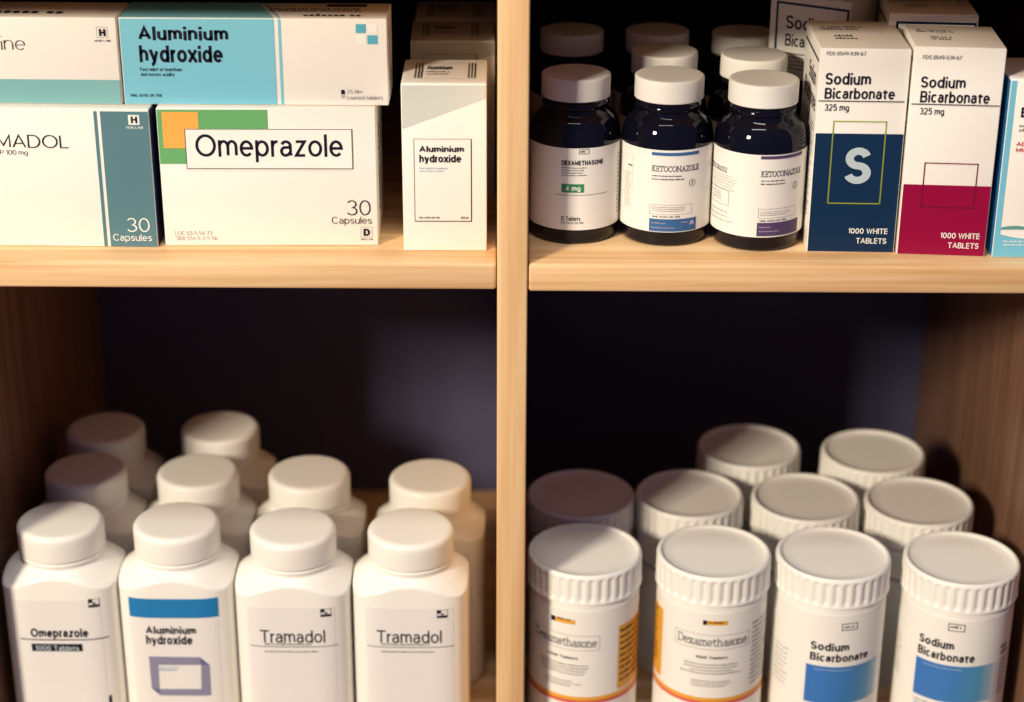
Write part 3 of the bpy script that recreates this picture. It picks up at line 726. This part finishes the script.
def bottle(label, x, y, kind):
    r = thing('pill_bottle', label, 'bottle', (x, y, ZF+0.0001), 0.0, 'white square pill bottles')
    link('bottle_body', ME_BOT, r); link('screw_cap', ME_BCAP, r)
    sf = Bowed(r, bot_front)
    lb = rect_uv('paper_label', sf, (-0.0335, 0.012, 0.0335, 0.1262), LABELG, r)
    def logo(b):
        q = uvbox(sf, b); u0, v0, u1, v1 = q; w_, h_ = u1-u0, v1-v0
        frame_uv('logo_mark', sf, q, 0.0003, INK, lb, 2)
        many('logo_mark', sf, [(u0, v0, u1, v0+h_*.3), (u0, v0+h_*.55, u0+w_*.4, v0+h_*.95), (u0+w_*.4, v0+h_*.35, u0+w_*.65, v0+h_*.55)], INK, lb, 2)
    if kind == 'ome':
        logo((88.6, 599, 100, 607.5))
        text(sf, 'Omeprazole', (31.4, 628, 89, 638.6), INK, lb, 0.030)
        rect('rule_line', sf, (20.8, 637.6, 109.3, 638.6), INK, lb, 2)
        rect('navy_tag', sf, (32.4, 643.2, 83, 650.6), INK, lb, 2)
        text(sf, '1000 Tablets', (36, 644.6, 79.4, 650), PALES, lb, 0.01, layer=3)
        u, v = sf.px(112, 698); put('navy_corner', sf, [(u-.0085, v-.004), (u, v-.004), (u, v+.004)], [(0, 1, 2)], INK, lb, 2)
    elif kind == 'alu':
        rect('blue_bar', sf, (129.8, 596.8, 218.8, 615.4), BLUE, lb, 2)
        text(sf, 'Aluminium', (146, 625, 196.3, 633.4), INK, lb, 0.030)
        text(sf, 'hydroxide', (146.6, 635, 193, 645.6), INK, lb, 0.030)
        P = lambda a, b: sf.px(115+a/5.754, 580+b/5.754)
        def strip(pts, mm, ly):
            q = [P(*p) for p in pts]; n = 12; V = []; Fc = []
            for i in range(n+1):
                for j in range(n+1):
                    a, b = i/n, j/n
                    V.append(tuple((q[0][k]*(1-a)+q[1][k]*a)*(1-b)+(q[3][k]*(1-a)+q[2][k]*a)*b for k in (0, 1)))
                    if i and j: c = i*(n+1)+j; Fc.append((c-n-2, c-1, c, c-n-1))
            put('box_drawing', sf, V, Fc, mm, lb, ly)
        strip([(212, 620), (258, 625), (250, 487), (195, 437)], SLATE, 2)
        strip([(250, 487), (495, 487), (488, 442), (195, 437)], SLATE, 2)
        strip([(498, 625), (555, 662), (545, 487), (495, 487)], SLATE, 2); strip([(495, 487), (545, 487), (488, 442), (488, 442)], SLATED, 2)
        strip([(262, 662), (555, 662), (498, 625), (258, 625)], SLATE, 2); strip([(262, 662), (262, 662), (258, 625), (212, 620)], SLATED, 2)
        fine(sf, (115+258/5.754, 580+500/5.754, 115+385/5.754, 580+524/5.754), 2, BLUEINK, lb, 0.6)
    elif kind in ('tra', 'trb'):
        dx, dy = (0, 0) if kind == 'tra' else (116.3, 0.2)
        logo((320.5+dx, 608.8+dy*6, 331.4+dx, 616.8+dy*6))
        text(sf, 'Tramadol', (260.6+dx, 629.5+dy, 325.4+dx, 642+dy), INK, lb, 0.004)
        fine(sf, (265+dx, 642.6+dy, 313+dx, 645.0+dy), 1, INK, lb, 0.7, ragged=0)
        rect('rule_line', sf, (250.7+dx, 644.2+dy, 338+dx, 645.0+dy), GREYINK, lb, 2)
        fine(sf, (265+dx, 650.2+dy, 319+dx, 652.4+dy), 1, INK, lb, 0.6, ragged=0)
    return r
bottle('white square bottle labelled Omeprazole at the left end of the front row', -0.3487, 0.0650, 'ome')
bottle('white square bottle labelled Aluminium hydroxide with a blue bar', -0.2588, 0.0640, 'alu')
bottle('white square bottle labelled Tramadol, next to the blue-barred Aluminium hydroxide bottle', -0.1678, 0.0560, 'tra')
bottle('white square bottle labelled Tramadol, next to the upright', -0.0772, 0.0560, 'trb')
bottle('shaded white bottle in the second row behind the Omeprazole bottle', -0.3475, 0.1510, 'x')
bottle('white bottle in the second row behind the Aluminium hydroxide bottle', -0.2558, 0.1505, 'x')
bottle('white bottle in the second row behind the left Tramadol bottle', -0.1648, 0.1485, 'x')
bottle('white bottle in the second row next to the upright, behind the right Tramadol bottle', -0.0660, 0.1425, 'x')
bottle('dark shaded white bottle in the back row, rearmost on the left', -0.3475, 0.2310, 'x')
bottle('dim white bottle in the back row, second rearmost from the left side', -0.2500, 0.2340, 'x')

# ------------------------------------------------------------------ round white tubs with ribbed lids
RT_, TH_ = 0.0428, -0.256-ZF
RL = 0.0443
TP = [(0.040, 0.0006), (0.0418, 0.0), (0.0426, 0.0015), (RT_, 0.004), (RT_, TH_-0.027), (0.0415, TH_-0.025), (0.0405, TH_-0.023), (0.0405, TH_-0.006)]
ME_TUB = mesh_of('tub_body', *lathe_vf(TP, 96), PLASTIC, 60)
NR = 36
def rib(r, z, a, k):
    if 4 <= k <= 9:
        t = (a*NR/(2*math.pi)) % 1.0
        return r - 0.0010*(0.5-0.5*math.cos(2*math.pi*t))**1.3
    return r
LP = [(0.0410, TH_-0.0250), (RL+0.0002, TH_-0.0250), (RL+0.0004, TH_-0.0240), (RL, TH_-0.0225), (RL, TH_-0.0215), (RL, TH_-0.018), (RL, TH_-0.013), (RL, TH_-0.008), (RL, TH_-0.005), (RL, TH_-0.0042),
      (RL-0.0001, TH_-0.0032), (RL-0.0006, TH_-0.0012), (RL-0.0016, TH_-0.0003), (RL-0.0026, TH_), (RL-0.0038, TH_-0.0004), (RL-0.0046, TH_-0.0016), (RL-0.0058, TH_-0.0022), (0.030, TH_-0.0022), (0.004, TH_-0.0020)]
ME_LID = mesh_of('ribbed_lid', *lathe_vf(LP, NR*12, rib), CAPW, 60)
def tub(label, x, y, kind):
    r = thing('tablet_tub', label, 'tub', (x, y, ZF+0.0001), 0.0, 'round white tablet tubs')
    link('tub_body', ME_TUB, r); link('ribbed_lid', ME_LID, r)
    sf = Round(r, RT_); P = 2*math.pi*RT_; L0, L1 = 0.008, TH_-0.031
    lb = rect_uv('paper_label', sf, (-P*.48, L0, P*.48, L1), LABELW, r)
    if kind in ('d1', 'd2'):
        one = kind == 'd1'
        zb = sf.px(585 if one else 714, 697 if one else 698)[1]
        rect_uv('amber_band', sf, (-P*.48, zb-0.0032, P*.48, zb), AMBER, lb, 2)
        rect_uv('rose_band', sf, (-P*.48, zb-0.0062, P*.48, zb-0.0032), REDP, lb, 2)
        tag = (551.6, 614.4, 575.4, 618.8) if one else (703, 620, 727.8, 624.2)
        rect('amber_tag', sf, tag, AMBER, lb, 2)
        rect('tag_mark', sf, (tag[0], tag[1]-.3, tag[0]+4, tag[3]), INK, lb, 3); fine(sf, (tag[0]+6, tag[1]+1, tag[2]-2, tag[3]-.6), 1, INK, lb, 0.8, 3)
        if one:
            u0, u1 = sf.px(535.4, 640)[0], sf.px(599.5, 646)[0]; zc_ = sf.px(585, 643.5)[1]
            wu = 0.058; u0 = u1-wu
        else:
            u0, u1 = sf.px(675.6, 636)[0], sf.px(748.5, 636)[0]; zc_ = sf.px(714, 642.5)[1]; wu = u1-u0
        q = (u0, zc_-0.0065, u1, zc_+0.0065)
        frame_uv('name_frame', sf, q, 0.0003, GREYINK, lb, 2)
        text(sf, '', (u0+.0022, zc_-.0036, u1-.0022, zc_+.0042), INK, lb, uv=True, vf=slab('Dexamethasone', .11, .06))
        um = (u0+u1)/2
        text(sf, '1000 Tablets', (um-.0125, zc_-.0148, um+.0125, zc_-.0122), INK, lb, 0.03, uv=True)
        fine(sf, (um-.0250, zc_-.0300, um+.0250, zc_-.0195), 4, INK, lb, 0.42, uv=True, centre=True, ragged=.35)
        fine(sf, (um-.0150, zc_-.0410, um+.0180, zc_-.0345), 3, INK, lb, 0.4, uv=True, ragged=.4)
        # amber information panel round the side, with its black print
        pu = sf.px(617.5, 660)[0] if one else sf.px(661.5, 660)[0]
        pq = (pu, zb+.002, pu+.040, zc_+.0105) if one else (pu-.040, zb+.004, pu, zc_+.0145)
        rect_uv('amber_panel', sf, pq, AMBER, lb, 2)
        fine(sf, (pq[0]+.002, pq[1]+.004, pq[2]-.002, pq[3]-.003), 9, INK, lb, 0.5, 3, uv=True)
        if not one: fine(sf, (um+.034, zb+.004, um+.060, zc_+.012), 14, GREYINK, lb, 0.5, uv=True)
        else: fine(sf, (um-.062, zb+.004, um-.038, zc_+.012), 14, GREYINK, lb, 0.5, uv=True)
    elif kind in ('s1', 's2'):
        one = kind == 's1'
        fr = (841.7, 623.6, 857, 630.6) if one else (948, 622.6, 965, 630.2)
        frame('logo_frame', sf, fr, 0.0006, INK, lb, 2); fine(sf, (fr[0]+2.6, fr[1]+2.3, fr[2]-2.6, fr[3]-2), 1, INK, lb, 0.8)
        text(sf, 'Sodium', (810.7, 640, 849, 648) if one else (919.6, 631.6, 955, 640.2), INK, lb, 0.028)
        text(sf, 'Bicarbonate', (809.8, 650.8, 866.8, 658.8) if one else (918, 642.8, 975.5, 651.6), INK, lb, 0.028)
        q = uvbox(sf, (803.4, 661.8, 873, 699.7) if one else (913, 652.8, 992, 691.2))
        pnl = rect_uv('blue_panel', sf, q, GRAD, lb, 2, True)
        rect_uv('pale_line', sf, (q[0]+.006, q[3]-.0032, q[0]+(q[2]-q[0])*.55, q[3]-.0028), PALES, lb, 3)
        fine(sf, (q[0]+.001, q[1]-.009, q[0]+.035, q[1]-.003), 2, LBLUE, lb, 0.5, uv=True)
        fine(sf, (q[0]-.034, q[1]+.004, q[0]-.016, q[3]+.006), 8, PALEINK, lb, 0.4, uv=True)
        if not one:
            fine(sf, (q[2]+.004, q[3]+.003, q[2]+.016, q[3]+.013), 2, INK, lb, 0.7, uv=True)
            fine(sf, (q[2]+.004, q[1], q[2]+.018, q[3]), 9, GREYINK, lb, 0.5, uv=True)
    else:
        rect_uv('side_print', sf, (-P*.2, TH_-.055, P*.2, TH_-.052), PALEINK, lb, 2)
    return r
tub('white ribbed-lid tub labelled Dexamethasone beside the upright, lid half in shadow', 0.0575, 0.0597, 'd1')
tub('white ribbed-lid tub labelled Dexamethasone with fully lit lid, second from the upright', 0.1571, 0.0580, 'd2')
tub('white ribbed-lid tub labelled Sodium Bicarbonate next to the Dexamethasone tub', 0.2493, 0.0556, 's1')
tub('white ribbed-lid tub labelled Sodium Bicarbonate at the right end', 0.3470, 0.0495, 's2')
tub('white tub in the second row beside the upright, lid wholly in shadow', 0.0572, 0.1540, 'x')
tub('white tub in the second row, lid crossed by a soft shadow', 0.1466, 0.1550, 'x')
tub('white tub in the second row behind the left Sodium Bicarbonate tub', 0.2413, 0.1495, 'x')
tub('white tub in the second row at the right, behind the rightmost Sodium Bicarbonate tub', 0.3330, 0.1435, 'x')
tub('white tub in the back row with a half shaded lid, nearer the upright', 0.2060, 0.2450, 'x')
tub('white tub in the back row at the right, lid in even half light', 0.3118, 0.2355, 'x')
